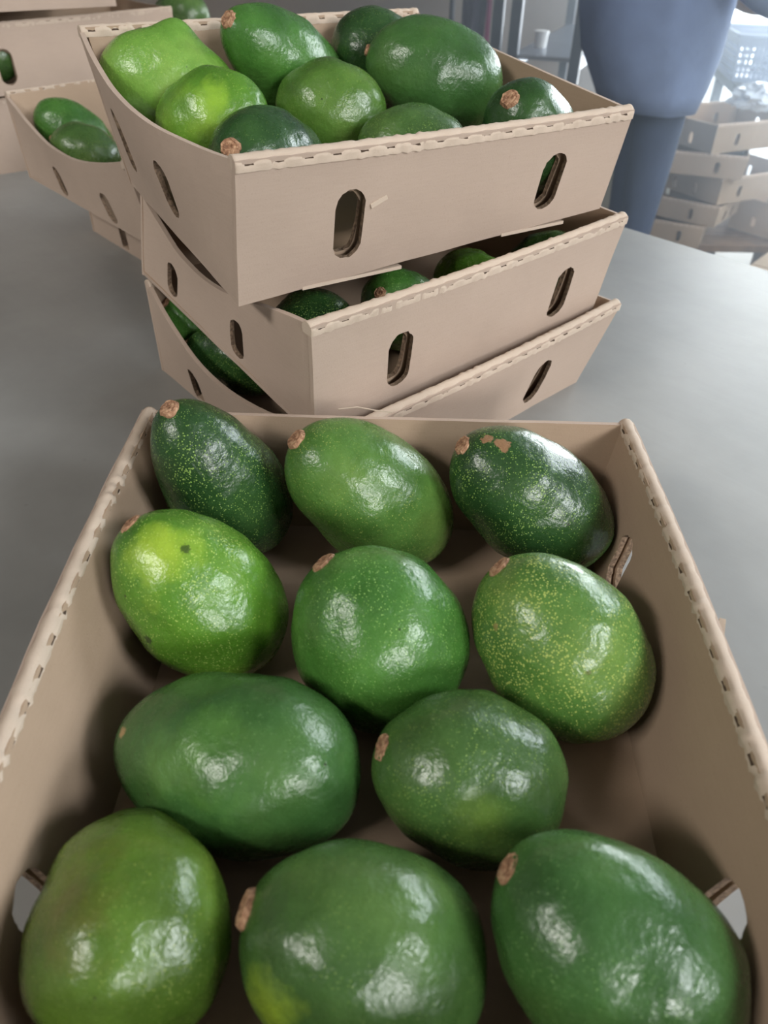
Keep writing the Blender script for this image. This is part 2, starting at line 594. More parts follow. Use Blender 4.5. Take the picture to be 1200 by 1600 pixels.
G_ST = 'stacked avocado cartons on the table'
A = {(-1, -1, 0): (0.1300, 0.058, 0), (-1, -1, 1): (0.1440, 0.050, 0.0819), (-1, 1, 0): (-0.1337, 0.058, 0), (-1, 1, 1): (-0.1412, 0.050, 0.0801),
     (1, -1, 0): (0.146, 0.3917, 0), (1, -1, 1): (0.1559, 0.398, 0.0877), (1, 1, 0): (-0.1308, 0.3946, 0), (1, 1, 1): (-0.1534, 0.3993, 0.0891)}
T = {(-1, -1, 0): (-0.0914, 0.4287, 0.1467), (-1, -1, 1): (-0.0825, 0.4188, 0.2313), (-1, 1, 0): (-0.2205, 0.6573, 0.1548), (-1, 1, 1): (-0.2369, 0.6544, 0.2655),
     (1, -1, 0): (0.1615, 0.5931, 0.1608), (1, -1, 1): (0.1702, 0.583, 0.2309), (1, 1, 0): (0.0189, 0.8182, 0.1798), (1, 1, 1): (0.0176, 0.8193, 0.2676)}
M = {(-1, -1, 0): (-0.0463, 0.4102, 0.0609), (-1, -1, 1): (-0.0446, 0.401, 0.1462), (-1, 1, 0): (-0.2136, 0.6237, 0.0893), (-1, 1, 1): (-0.205, 0.632, 0.154),
     (1, -1, 0): (0.1746, 0.6055, 0.0687), (1, -1, 1): (0.1874, 0.6002, 0.153), (1, 1, 0): (0.0074, 0.8115, 0.0919), (1, 1, 1): (0.0108, 0.8131, 0.1734)}
B = {(-1, -1, 0): (-0.0351, 0.4078, 0), (-1, -1, 1): (-0.0291, 0.3984, 0.0729), (-1, 1, 0): (-0.2102, 0.6179, 0.0), (-1, 1, 1): (-0.211, 0.6191, 0.0853),
     (1, -1, 0): (0.1755, 0.6105, 0), (1, -1, 1): (0.1989, 0.6048, 0.0796), (1, 1, 0): (0.0128, 0.8103, 0), (1, 1, 1): (0.0133, 0.8175, 0.0822)}
boxA, locA = carton(A, 'open kraft cardboard carton nearest the camera, filled with rows of green avocados', holes_long=(0.205, 0.800), holes_end=(), hole=(0.0115, 0.0215), lean=1.25, bow={('s', 1): 0.006, ('s', -1): 0.004}, seed=1)
boxT, locT = carton(T, 'topmost carton of the three-high stack, heaped with avocados above its rim', G_ST, holes_long=(0.245, 0.79), holes_end=(0.42, 0.82), hv=0.405, hve=0.54, hole_e=(0.0125, 0.0215), seed=2, dips={('e', -1): 0.012}, bow={('e', -1): 0.014})
boxM, locM = carton(M, 'middle carton of the three-high stack, wedged crookedly under the heaped one', G_ST, holes_long=(0.242, 0.815), holes_end=(0.39, 0.80), hv=0.45, holes_far=(), seed=3, dips={('e', -1): 0.030, ('k', -1): 1.4}, bow={('e', -1): 0.001})
boxB, locB = carton(B, 'bottom carton of the three-high stack, resting on the metal table', G_ST, holes_long=(0.25, 0.746), holes_end=(0.34, 0.74), hve=0.30, seed=4, dips={('e', -1): 0.026}, bow={('e', -1): 0.014})

Cc = {(-1, 1, 0): (-0.435, 0.938, 0.083), (-1, 1, 1): (-0.456, 0.976, 0.165), (-1, -1, 0): (-0.222, 0.702, 0.083), (-1, -1, 1): (-0.238, 0.705, 0.160),
      (1, -1, 0): (-0.035, 0.872, 0.083), (1, -1, 1): (-0.030, 0.880, 0.165), (1, 1, 0): (-0.25, 1.106, 0.083), (1, 1, 1): (-0.25, 1.13, 0.178)}
C2 = {(-1, 1, 0): (-0.398, 1.002, 0), (-1, 1, 1): (-0.400, 1.006, 0.079), (-1, -1, 0): (-0.18, 0.755, 0), (-1, -1, 1): (-0.182, 0.755, 0.079),
      (1, -1, 0): (0.0075, 0.92, 0), (1, -1, 1): (0.009, 0.922, 0.079), (1, 1, 0): (-0.21, 1.167, 0), (1, 1, 1): (-0.21, 1.170, 0.079)}
G_L = 'cartons at the left behind the stack'
boxC, locC = carton(Cc, 'carton left of the three-high stack with two green avocados showing', G_L, seed=5, dips={('e', -1): 0.026}, bow={('e', -1): 0.006}, holes_end=(0.275, 0.68), hve=0.33, holes_long=(0.3, 0.7))
carton(C2, 'carton on the table underneath the one with two avocados, only its corner showing', G_L, seed=6, holes_end=(0.3, 0.70), hve=0.25)
ux, uy = Vector((0.79, 0.61, 0)), Vector((-0.61, 0.79, 0))


def obl(flb, L, W, H, rl=0.0, rr=0.0):
    f = Vector(flb)
    r = {}
    for a in (-1, 1):
        for b in (-1, 1):
            p = f + ux * (L if a > 0 else 0) + uy * (W if b > 0 else 0) + Vector((0, 0, (rr if a > 0 else rl)))
            r[(a, b, 0)] = p
            r[(a, b, 1)] = p + Vector((0, 0, H)) - ux * 0.003 * -a
    return r


carton(obl((-0.76, 1.17, 0), 0.36, 0.28, 0.105), 'lower carton at the far left edge, standing on the table', G_L, seed=7, holes_long=(0.2, 0.8), hole=(0.011, 0.024))
boxD, locD = carton(obl((-0.658, 1.236, 0.108), 0.365, 0.28, 0.092, 0.0, 0.014), 'carton with one oval hole at left, second of the far left stack', G_L, seed=8, holes_long=(0.245, 0.8), hole=(0.012, 0.024), hv=0.40)
boxE, locE = carton(obl((-0.80, 1.11, 0.216), 0.46, 0.27, 0.09, 0, 0.004), 'topmost carton of the far left stack, cut off by the picture edge', G_L, seed=9)

# torn bits of board
bm = bmesh.new()
add_box(bm, (0, 0, 0), (0.0125, 0.0012, 0.0032), 0, 0.0004)
hT = Vector(T[(-1, -1, 0)]).lerp(Vector(T[(1, -1, 0)]), 0.305)
hT2 = Vector(T[(-1, -1, 1)]).lerp(Vector(T[(1, -1, 1)]), 0.305)
tabp = hT.lerp(hT2, 0.60) + Vector((0.002, -0.001, -0.002))
o = link('torn_tab', bm, [RIM], boxT, tabp - locT); o.rotation_euler = (0, -0.35, 0.55)
bm, _ = panel_bm((0, 0, 0), (0.014, 0, 0.004), (0.020, 0.001, 0.022), (0.004, 0, 0.016), 0.003, (0, 1, 0), nu=6, nv=4, rough=0.001)
o = link('torn_flap', bm, [RIM, CARD, EDGE], boxA); o.location = Vector((0.1565, 0.222, 0.055)) - locA; o.rotation_euler = (0, 0, 1.2)
bm = bmesh.new()
tube(bm, [(0, 0, 0), (0.012, 0.001, 0.0012), (0.024, 0.0, -0.0005), (0.034, -0.001, -0.001)], 0.0004, 6)
o = link('loose_fibre', bm, [RIM], boxA); o.location = Vector((-0.030, 0.3995, 0.0925)) - locA
# strip of the bottom flap that sags under the topmost and left cartons
for (box, loc, p, d, ln) in ((boxT, locT, Vector(T[(-1, -1, 0)]).lerp(Vector(T[(1, -1, 0)]), 0.26), (0.84, 0.54, 0.05), 0.075),
                            (boxT, locT, Vector(T[(-1, -1, 0)]).lerp(Vector(T[(1, -1, 0)]), 0.77), (0.84, 0.54, 0.05), 0.06)):
    bm = bmesh.new()
    add_box(bm, (0, 0, 0), (ln, 0.006, 0.0022))
    o = link('bottom_flap', bm, [RIM], box); o.location = p - loc + Vector((0.001, 0.003, -0.0014))
    o.rotation_euler = (0, 0, math.atan2(d[1], d[0]))


# ------------------------------------------------------------------ avocados
def avocado_bm(L, R, k, bend=0.0, bumps=(), seed=0, nu=56, nv=40, wob=0.0012, flat=1.0):
    bm = bmesh.new()
    rows = []
    for j in range(nv + 1):
        ph = PI * j / nv
        t = math.cos(ph)
        s = (1 + t) / 2
        z = L / 2 * t
        r = R * max(math.sin(ph), 0) ** 0.92 * (1 - k * s ** 1.3)
        if j in (0, nv):
            rows.append([bm.verts.new((bend * s * s, 0, z))])
            continue
        row = []
        for i in range(nu):
            a = 2 * PI * i / nu
            p = Vector((r * math.cos(a) * flat, r * math.sin(a) / flat, z))
            d = p.normalized()
            q = p * (1 + 0)
            q += d * (noise.noise(d * 1.7 + Vector((seed * 3.1, seed, 0))) * wob * 1.8 + noise.noise(d * 4.0 + Vector((0, seed * 2.3, 1))) * wob * 0.5)
            for (bd, amp, wd) in bumps:
                c = d.dot(Vector(bd).normalized())
                q += d * amp * math.exp(-((1 - c) / wd))
            q.x += bend * s * s
            row.append(bm.verts.new(q))
        rows.append(row)
    for A_, B_ in zip(rows, rows[1:]):
        if len(A_) == 1:
            for i in range(nu): bm.faces.new((A_[0], B_[i], B_[(i + 1) % nu]))
        elif len(B_) == 1:
            for i in range(nu): bm.faces.new((A_[i], B_[0], A_[(i + 1) % nu]))
        else:
            for i in range(nu): bm.faces.new((A_[i], B_[i], B_[(i + 1) % nu], A_[(i + 1) % nu]))
    bmesh.ops.recalc_face_normals(bm, faces=bm.faces)
    return bm


def stem_bm(r=0.0058, seed=0):
    """cut stalk: short woody plug with a raised collar"""
    rnd = random.Random(seed)
    bm = bmesh.new()
    prof = [(1.15, -0.0040), (1.12, -0.0012), (1.04, -0.0001), (0.97, 0.0006), (0.90, 0.0011), (0.76, 0.0009), (0.5, 0.0013), (0.25, 0.0006), (0.0, 0.0009)]
    N = 22
    ov = rnd.uniform(0.82, 0.95)
    jit = [1 + rnd.uniform(-0.07, 0.07) for _ in range(N)]
    rows = []
    for (a, z) in prof:
        if a == 0:
            rows.append([bm.verts.new((0, 0, z))]); continue
        rows.append([bm.verts.new((r * a * jit[i] * math.cos(2 * PI * i / N), r * a * jit[i] * ov * math.sin(2 * PI * i / N), z + rnd.uniform(-1, 1) * 0.00022)) for i in range(N)])
    for A_, B_ in zip(rows, rows[1:]):
        for i in range(N):
            if len(B_) == 1: bm.faces.new((A_[i], A_[(i + 1) % N], B_[0]))
            else: bm.faces.new((A_[i], A_[(i + 1) % N], B_[(i + 1) % N], B_[i]))
    bmesh.ops.recalc_face_normals(bm, faces=bm.faces)
    return bm


DK, MD, OL, YG, BG = ('dark', 'mid', 'olive', 'yellow', 'bright')
PAL = {
    'dark': dict(dark=(30, 56, 28), mid=(40, 72, 34), light=(58, 92, 44), dots=0.6, dotcol=(150, 182, 92)),
    'mid': dict(dark=(52, 82, 38), mid=(68, 100, 48), light=(88, 118, 58), dots=0.45, dotcol=(158, 184, 96)),
    'olive': dict(dark=(58, 94, 38), mid=(82, 120, 54), light=(112, 142, 66), dots=0.6, dotcol=(178, 190, 100)),
    'yellow': dict(dark=(68, 112, 32), mid=(88, 134, 42), light=(124, 162, 56), dots=0.55, dotcol=(186, 210, 110)),
    'bright': dict(dark=(50, 92, 36), mid=(66, 112, 46), light=(86, 132, 58), dots=0.4, dotcol=(160, 200, 110)),
    'blue': dict(dark=(48, 82, 40), mid=(60, 98, 48), light=(80, 116, 58), dots=0.25, dotcol=(140, 178, 110)),
}
FI = 0


def avocado(c, R, L, el, az, k, pal, label, group, stem=True, bend=0.0, bumps=(), spin=0.0, fine=True, over=None, stem_r=0.0063, flat=1.0, wbumps=(), spots=()):
    global FI
    FI += 1
    p = dict(PAL[pal]); p.update(over or {})
    e, a = math.radians(el), math.radians(az)
    ax = Vector((math.cos(e) * math.sin(a), math.cos(e) * math.cos(a), math.sin(e)))
    q = ax.to_track_quat('Z', 'Y')
    from mathutils import Quaternion
    qq = (q @ Quaternion((0, 0, 1), spin)).inverted()
    sp_ = [(tuple(qq @ (Vector(w) - Vector(c))), r_, c_, s_) for w, r_, c_, s_ in spots]
    mt = avocado_skin('avocado_skin_%d' % FI, seed=FI * 1.37, spots=sp_, **p)
    bumps = tuple(bumps) + tuple((q.inverted() @ Vector(d), am, wd) for d, am, wd in wbumps)
    bm = avocado_bm(L, R, k, bend, bumps, FI, 64 if fine else 40, 44 if fine else 28, flat=flat)
    o = link('avocado', bm, mt, None, c, True)
    o.rotation_mode = 'QUATERNION'
    o.rotation_quaternion = q @ Quaternion((0, 0, 1), spin)
    tag(o, label, 'avocado', group)
    if stem:
        s = link('stem', stem_bm(stem_r, FI), STEM, o, (bend, 0, L / 2 + 0.0002), False)
    return o


GA = 'avocados in the front carton'
GT = 'avocados heaped in the topmost carton'
GM = 'avocados in the middle carton of the stack'
GB = 'avocados in the bottom carton of the stack'
GL = 'avocados in the left cartons'
avocado((-0.099, 0.3574, 0.0662), 0.0391, 0.1194, 68.3, -114.2, 0.28, DK, 'dark green pear-shaped avocado standing in the back left corner of the front carton', GA)
avocado((-0.0083, 0.3544, 0.0601), 0.0399, 0.1219, 45.3, -99.1, 0.12, OL, 'olive green oval avocado in the middle of the back row, front carton', GA, over=dict(dots=0.4))
avocado((0.0892, 0.3541, 0.0584), 0.0408, 0.119, 41.3, -90.2, 0.2, DK, 'dark green avocado with brown scars in the back right corner of the front carton', GA, spots=[((0.0655, 0.3456, 0.1043), 0.0045, (150, 112, 84), 0.2), ((0.0576, 0.3502, 0.1048), 0.0035, (150, 112, 84), 0.2)])
avocado((-0.096, 0.2735, 0.0539), 0.0406, 0.1035, 53.2, -77.9, 0.15, YG, 'light yellow-green avocado beside the left wall of the front carton', GA, spots=[((-0.1079, 0.2577, 0.0944), 0.022, (170, 196, 62), 0.95), ((-0.1154, 0.2409, 0.0538), 0.003, (40, 60, 24), 0.3), ((-0.095, 0.262, 0.096), 0.003, (50, 70, 28), 0.3)])
avocado((-0.0015, 0.2495, 0.0512), 0.0449, 0.0954, 50.2, -64.2, 0.1, BG, 'bright green round avocado in the centre of the second row, front carton', GA)
avocado((0.0894, 0.2452, 0.0508), 0.0415, 0.1024, 42.7, -57.9, 0.12, OL, 'olive avocado with dense yellow specks beside the right wall of the front carton', GA, over=dict(dots=0.8), spots=[((0.0928, 0.2119, 0.0718), 0.0016, (92, 92, 52), 0.5), ((0.0536, 0.2345, 0.0756), 0.0020, (150, 126, 76), 0.5)])
avocado((-0.0627, 0.1842, 0.0413), 0.0411, 0.1127, -5.3, -77.0, 0.15, 'blue', 'smooth deep green avocado lying sideways in the left of the third row, front carton', GA, spots=[((-0.0732, 0.1635, 0.072), 0.026, (92, 136, 58), 0.95), ((-0.1101, 0.1856, 0.0578), 0.003, (168, 138, 96), 0.3)])
avocado((0.0402, 0.1779, 0.0423), 0.0369, 0.0869, 26.9, -90.3, 0.08, MD, 'mid green round avocado at the right of the third row, front carton', GA, spots=[((0.04, 0.1469, 0.0601), 0.016, (110, 140, 60), 0.9)])
avocado((-0.0917, 0.1175, 0.0404), 0.0405, 0.0863, -8.3, -22.5, 0.3, OL, 'brownish olive avocado without visible stem in the near left corner of the front carton', GA, over=dict(dark=(62, 88, 30), mid=(86, 116, 40), light=(104, 122, 46), dots=0.3), spots=[((-0.1068, 0.1066, 0.0726), 0.026, (108, 96, 48), 0.95)])
avocado((-0.004, 0.1067, 0.0434), 0.0384, 0.0921, 24.1, -82.2, 0.12, MD, 'large avocado with yellow-green side in the middle of the nearest row', GA, over=dict(dots=0.2), spots=[((-0.0319, 0.0825, 0.0583), 0.015, (150, 176, 52), 0.9)])
avocado((0.0858, 0.1058, 0.0469), 0.039, 0.0996, 31.0, -66.1, 0.12, 'blue', 'deep green avocado with tan stem in the near right corner of the front carton', GA, over=dict(dots=0.3))

avocado((-0.1725, 0.6440, 0.2320), 0.0345, 0.1030, -10, 92, 0.05, YG, 'pale green avocado with a pointed bump in the back left corner of the topmost carton', GT, stem=False, over=dict(dots=0.3, dark=(84, 130, 46), mid=(110, 156, 64), light=(140, 176, 84)), wbumps=[((0.35, 0.1, 1.0), 0.011, 0.075)])
avocado((-0.1294, 0.5892, 0.2154), 0.0357, 0.086, 24.3, 105.4, 0.1, YG, 'yellow-green wrinkled avocado beside the left wall of the topmost carton', GT, stem=False, over=dict(dots=0.3), spots=[((-0.121, 0.5597, 0.236), 0.016, (150, 190, 60), 0.9)])
avocado((-0.083, 0.5328, 0.2001), 0.039, 0.1037, 25.3, -160.2, 0.15, DK, 'dark glossy avocado, stem facing viewer, front left corner of the topmost carton', GT, over=dict(dots=0.2))
avocado((-0.0887, 0.6868, 0.2398), 0.0418, 0.1251, 32.6, -140.8, 0.35, BG, 'pear-shaped green avocado with raised neck at the back of the topmost carton', GT, over=dict(dots=0.2))
avocado((-0.0468, 0.6307, 0.2169), 0.0357, 0.0847, 1.1, 107.8, 0.05, OL, 'round olive avocado in the centre of the topmost carton', GT, stem=False, over=dict(dots=0.25, dark=(62, 96, 36), mid=(82, 118, 48), light=(98, 128, 60)))
avocado((0.017, 0.584, 0.1973), 0.0354, 0.0872, -2.5, 70.0, 0.1, MD, 'green avocado half hidden by the front wall of the topmost carton', GT, stem=False)
avocado((-0.0101, 0.7455, 0.2357), 0.0401, 0.0957, -23.4, 58.1, 0.15, DK, 'dark avocado behind the largest one at the back of the topmost carton', GT, stem=False, over=dict(dots=0.3))
avocado((0.0334, 0.6775, 0.2351), 0.0419, 0.1139, 18.1, -95.5, 0.15, 'blue', 'largest avocado, lying at the back right of the topmost carton', GT, over=dict(dots=0.1), stem_r=0.0045)
avocado((0.1003, 0.5959, 0.2094), 0.0365, 0.0873, 41.5, -142.1, 0.15, DK, 'dark glossy avocado with stem up in the front right corner of the topmost carton', GT, over=dict(dots=0.15))

avocado((-0.053, 0.4892, 0.102), 0.0309, 0.0789, -5.3, 25.1, 0.12, DK, 'dark avocado in the front left corner of the middle carton', GM, stem=False, fine=False)
avocado((0.0093, 0.5182, 0.1073), 0.0308, 0.0791, 37.1, -152.1, 0.12, BG, 'avocado with brown stem peeping over the rim of the middle carton', GM, fine=False, stem_r=0.0045)
avocado((0.0672, 0.5776, 0.1027), 0.0291, 0.0739, 1.1, 153.7, 0.12, YG, 'yellow-green avocado peeping over the rim of the middle carton', GM, stem=False, fine=False)
avocado((0.1278, 0.61, 0.1075), 0.0285, 0.0726, 39.2, 117.2, 0.12, MD, 'mid green avocado in the right corner of the middle carton', GM, stem=False, fine=False)
avocado((-0.1679, 0.6194, 0.0419), 0.0276, 0.0774, 44.2, -105.7, 0.25, BG, 'small avocado stem showing at the far left gap of the bottom carton', GB, fine=False, stem_r=0.0045)
avocado((-0.1263, 0.5739, 0.0364), 0.0326, 0.0956, 7.3, -77.7, 0.3, DK, 'dark long avocado with tan stem in the gap of the bottom carton', GB, fine=False)
avocado((-0.3755, 0.9585, 0.1290), 0.0325, 0.0931, -35, 77, 0.1, BG, 'light green avocado at the back of the left carton', GL, stem=False, fine=False)
avocado((-0.346, 0.9016, 0.1205), 0.0314, 0.0776, 22, -90, 0.12, MD, 'darker avocado in front of its neighbour in the left carton', GL, fine=False, stem_r=0.004)
avocado((-0.622, 1.325, 0.158), 0.036, 0.09, 0, -60, 0.1, MD, 'avocado seen through the oval hole of the far left carton', GL, stem=False, fine=False)
avocado((-0.385, 1.60, 0.190), 0.042, 0.11, 0, -60, 0.1, MD, 'avocado above the back rim at the right end of the far left carton', GL, stem=False, fine=False)


# ------------------------------------------------------------------ background: cartons in a pile behind the table
stand = empty('low_wooden_stand', (1.16, 2.64, FLOOR), 'low wooden stand under the pile of empty cartons behind the table', 'stand')
WOOD = plain('rough_wood', srgb(120, 96, 74), 0.85, 0, 0.2, 30)
for i in range(4):
    bm = bmesh.new(); add_box(bm, (0, -0.15 + 0.1 * i, 0.305), (0.60, 0.092, 0.022)); link('board', bm, WOOD, stand)
for sx in (-1, 1):
    for sy in (-1, 1):
        bm = bmesh.new(); add_box(bm, (sx * 0.26, sy * 0.15, 0.147), (0.06, 0.06, 0.294)); link('leg', bm, WOOD, stand)
G_P = 'empty cartons piled behind the table'


def pile(x, y, z, deg, L, W, H, label, seed, **kw):
    return carton(rect_carton(x, y, z, math.radians(deg), L, W, H), label, G_P, seed=seed, mat=CARD_FAR, hole=(0.008, 0.017), hole_e=(0.008, 0.017), name='empty_carton', **kw)


pile(0.93, 2.56, -0.482, -26, 0.26, 0.22, 0.068, 'lowest empty carton at the left foot of the pile', 20)
pile(1.36, 2.62, -0.482, 38, 0.28, 0.24, 0.110, 'brownish empty carton turned askew at the right foot of the pile', 21)
pile(0.965, 2.57, -0.410, -38, 0.32, 0.22, 0.062, 'empty carton with two dark holes near the foot of the pile', 22)
pile(1.10, 2.60, -0.345, 28, 0.34, 0.28, 0.076, 'empty carton showing a pale lit side in the middle of the pile', 23)
pile(0.96, 2.54, -0.266, -20, 0.30, 0.24, 0.064, 'small tipped empty carton on the pale one in the pile', 24)
pile(1.06, 2.60, -0.199, 25, 0.36, 0.28, 0.078, 'empty carton with open white inside near the top of the pile', 25)
bm = bmesh.new(); add_box(bm, (0, 0, 0.17), (0.44, 0.56, 0.34), 0, 0.006)
big = empty('closed_carton', (1.30, 2.02, FLOOR), 'large plain closed carton on the floor in front of the pile', 'box', rz=0.86)
link('body', bm, CARD_FAR, big)
for sx in (-1, 1):
    bm = bmesh.new(); add_box(bm, (sx * 0.11, 0, 0.3415), (0.216, 0.556, 0.004), 0, 0.001); link('top_flap', bm, CARD_FAR, big)

# bench with the perforated crate, near the doorway
bench = empty('side_bench', (1.67, 3.22, FLOOR), 'steel side bench near the bright doorway, behind the carton pile', 'bench', rz=-0.17)
bm = bmesh.new(); add_box(bm, (0, 0, 0.672), (0.72, 0.72, 0.012), 0, 0.003); link('bench_top', bm, RAIL, bench)
for sx in (-1, 1):
    bm = bmesh.new(); add_box(bm, (sx * 0.35, 0, 0.650), (0.03, 0.72, 0.032), 0, 0.003); link('side_rail', bm, FRAME, bench)
    for sy in (-1, 1):
        bm = bmesh.new(); add_box(bm, (sx * 0.34, sy * 0.33, 0.317), (0.035, 0.035, 0.634)); link('leg', bm, FRAME, bench)
CRATE = plain('grey_blue_plastic', srgb(120, 136, 168), 0.4)
crate = empty('perforated_crate', (1.385, 3.34, FLOOR + 0.679), 'grey-blue perforated plastic crate standing on the side bench', 'crate', rz=-0.17)
ck = {k: Vector(v) for k, v in rect_carton(0, 0, 0, 0, 0.17, 0.36, 0.145, 0.014).items()}
for (nm, q) in (('side_panel', [(-1, -1), (-1, 1)]), ('side_panel', [(1, -1), (1, 1)]), ('side_panel', [(-1, -1), (1, -1)]), ('side_panel', [(-1, 1), (1, 1)])):
    bl, br, tr, tl = ck[q[0] + (0,)], ck[q[1] + (0,)], ck[q[1] + (1,)], ck[q[0] + (1,)]
    w = (br - bl).length
    hs = [(0.016 + 0.018 * i, 0.022 + 0.022 * j, 0.0055, 0.0080) for i in range(int((w - 0.03) / 0.018) + 1) for j in range(5)]
    bm, _ = panel_bm(bl, br, tr, tl, 0.004, (0, 0, 0.1), hs, 0, 0, nu=12, nv=6)
    link(nm, bm, CRATE, crate)
bm, _ = panel_bm(ck[(-1, -1, 0)], ck[(1, -1, 0)], ck[(1, 1, 0)], ck[(-1, 1, 0)], 0.004, (0, 0, 0.1)); link('base', bm, CRATE, crate)
bm = bmesh.new()
for q in ([(-1, -1), (-1, 1)], [(1, -1), (1, 1)], [(-1, -1), (1, -1)], [(-1, 1), (1, 1)]):
    tube(bm, [ck[q[0] + (1,)], ck[q[1] + (1,)]], 0.008, 8)
link('rim', bm, CRATE, crate)

# crumpled film on top of the pile
FILM = plain('pale_plastic_film', srgb(205, 214, 226), 0.25)
bm = bmesh.new()
bmesh.ops.create_icosphere(bm, subdivisions=4, radius=1)
for v in bm.verts:
    d = v.co.copy()
    r = 1 + 0.35 * noise.noise(d * 2.3) + 0.22 * abs(noise.noise(d * 6)) - 0.15 * abs(noise.noise(d * 11))
    v.co = Vector((d.x * 0.085, d.y * 0.07, max(d.z, -0.55) * 0.042)) * r
tag(link('plastic_film', bm, FILM, None, (1.17, 2.66, -0.095)), 'crumpled shiny plastic film lying at the top of the carton pile', 'plastic film')

# pale drum behind the table
DRUM = plain('pale_plastic', srgb(178, 180, 170), 0.5)
drum = empty('plastic_drum', (0.95, 3.02, FLOOR), 'pale plastic drum on the floor behind the blue-clad leg', 'drum')
bm = bmesh.new()
prof = [(0, 0), (.13, 0), (.145, .02), (.15, .2), (.153, .215), (.15, .23), (.152, .42), (.156, .435), (.152, .45), (.146, .60), (.13, .64), (.0, .645)]
rows = []
for r, z in prof:
    rows.append([bm.verts.new((0, 0, z))] if r == 0 else [bm.verts.new((r * math.cos(2 * PI * i / 32), r * math.sin(2 * PI * i / 32), z)) for i in range(32)])
for A_, B_ in zip(rows, rows[1:]):
    for i in range(32):
        j = (i + 1) % 32
        if len(A_) == 1: bm.faces.new((A_[0], B_[j], B_[i]))
        elif len(B_) == 1: bm.faces.new((A_[i], A_[j], B_[0]))
        else: bm.faces.new((A_[i], A_[j], B_[j], B_[i]))
link('body', bm, DRUM, drum, smooth=True)
bm = bmesh.new(); tube(bm, [(0, 0, 0.63), (0, 0, 0.665)], 0.135, 32); link('lid', bm, DRUM, drum)

# dark rack at the back
rack = empty('steel_rack', (0.42, 3.02, FLOOR), 'dark steel shelf rack with slim posts behind the stack', 'rack', rz=-0.36)
for (x, y) in ((0.0, 0.0), (0.0, 1.1), (0.22, 0.0), (0.22, 1.1)):
    bm = bmesh.new(); add_box(bm, (x, y, 0.85), (0.036, 0.036, 1.7)); link('post', bm, FRAME, rack)
bm = bmesh.new(); add_box(bm, (-0.062, -0.01, 0.85), (0.036, 0.03, 1.7)); link('post', bm, FRAME, rack)
for z in (0.30, 0.765, 1.25):
    bm = bmesh.new(); add_box(bm, (0.11, 0.55, z), (0.22, 1.1, 0.012)); link('shelf', bm, RAIL if z != 1.25 else FRAME, rack)
    for x in (0.0, 0.22):
        bm = bmesh.new(); add_box(bm, (x, 0.55, z - 0.015), (0.02, 1.1, 0.04)); link('shelf_edge', bm, RAIL, rack)
bm = bmesh.new(); add_box(bm, (-0.12, -0.01, 0.992), (0.14, 0.03, 0.03)); link('cross_bar', bm, FRAME, rack)
WHITE = plain('white_plastic', srgb(236, 238, 240), 0.4)
tub = empty('white_tub', (0.545, 3.22, FLOOR + 0.771), 'small white tub standing on the shelf of the dark rack', 'tub')
bm = bmesh.new(); tube(bm, [(0, 0, 0), (0, 0, 0.045)], [0.022, 0.025], 20); link('body', bm, WHITE, tub)
bm = bmesh.new(); tube(bm, [(0, 0, 0.045), (0, 0, 0.053)], 0.027, 20); link('lid', bm, WHITE, tub)

# dark cloth with a magenta edge
PLUM = plain('dark_plum_cloth', srgb(52, 44, 62), 0.9)
MAG = plain('magenta_trim', srgb(150, 50, 104), 0.8)
cloth = empty('hanging_cloth', (0.30, 3.25, FLOOR), 'dark hanging cloth with a magenta edge left of the rack posts', 'cloth')
def cloth_bm(x0, x1, z0, z1, amp):
    bm = bmesh.new()
    N, K = 24, 10
    g = []
    for j in range(K + 1):
        v = j / K
        row = []
        for i in range(N + 1):
            u = i / N
            tap = 0.72 + 0.28 * v
            x = x0 + (x1 - x0) * (0.5 + (u - 0.5) * tap)
            y = amp * math.sin(u * 3 * PI + v) * (1.2 - v)
            row.append(((x, y - 0.006, z0 + (z1 - z0) * v), (x, y + 0.006, z0 + (z1 - z0) * v)))
        g.append(row)
    F = [[bm.verts.new(p[0]) for p in r] for r in g]
    Bk = [[bm.verts.new(p[1]) for p in r] for r in g]
    for j in range(K):
        for i in range(N):
            bm.faces.new((F[j][i], F[j][i + 1], F[j + 1][i + 1], F[j + 1][i]))
            bm.faces.new((Bk[j][i + 1], Bk[j][i], Bk[j + 1][i], Bk[j + 1][i + 1]))
    for j in range(K):
        bm.faces.new((F[j][0], F[j + 1][0], Bk[j + 1][0], Bk[j][0])); bm.faces.new((F[j + 1][N], F[j][N], Bk[j][N], Bk[j + 1][N]))
    for i in range(N):
        bm.faces.new((F[0][i + 1], F[0][i], Bk[0][i], Bk[0][i + 1])); bm.faces.new((F[K][i], F[K][i + 1], Bk[K][i + 1], Bk[K][i]))
    return bm
link('cloth', cloth_bm(-0.06, 0.045, 0.55, 1.45, 0.016), PLUM, cloth, smooth=True)
link('trim', cloth_bm(0.036, 0.058, 0.55, 1.45, 0.004), MAG, cloth, smooth=True)
bm = bmesh.new(); tube(bm, [(-0.09, 0, 1.46), (0.09, 0, 1.46)], 0.010, 10); link('hanging_rod', bm, FRAME, cloth)
for sx in (-1, 1):
    bm = bmesh.new(); tube(bm, [(sx * 0.085, 0.05, 0), (sx * 0.085, 0.05, 1.45), (sx * 0.085, 0, 1.46)], 0.010, 10); link('stand_post', bm, FRAME, cloth)


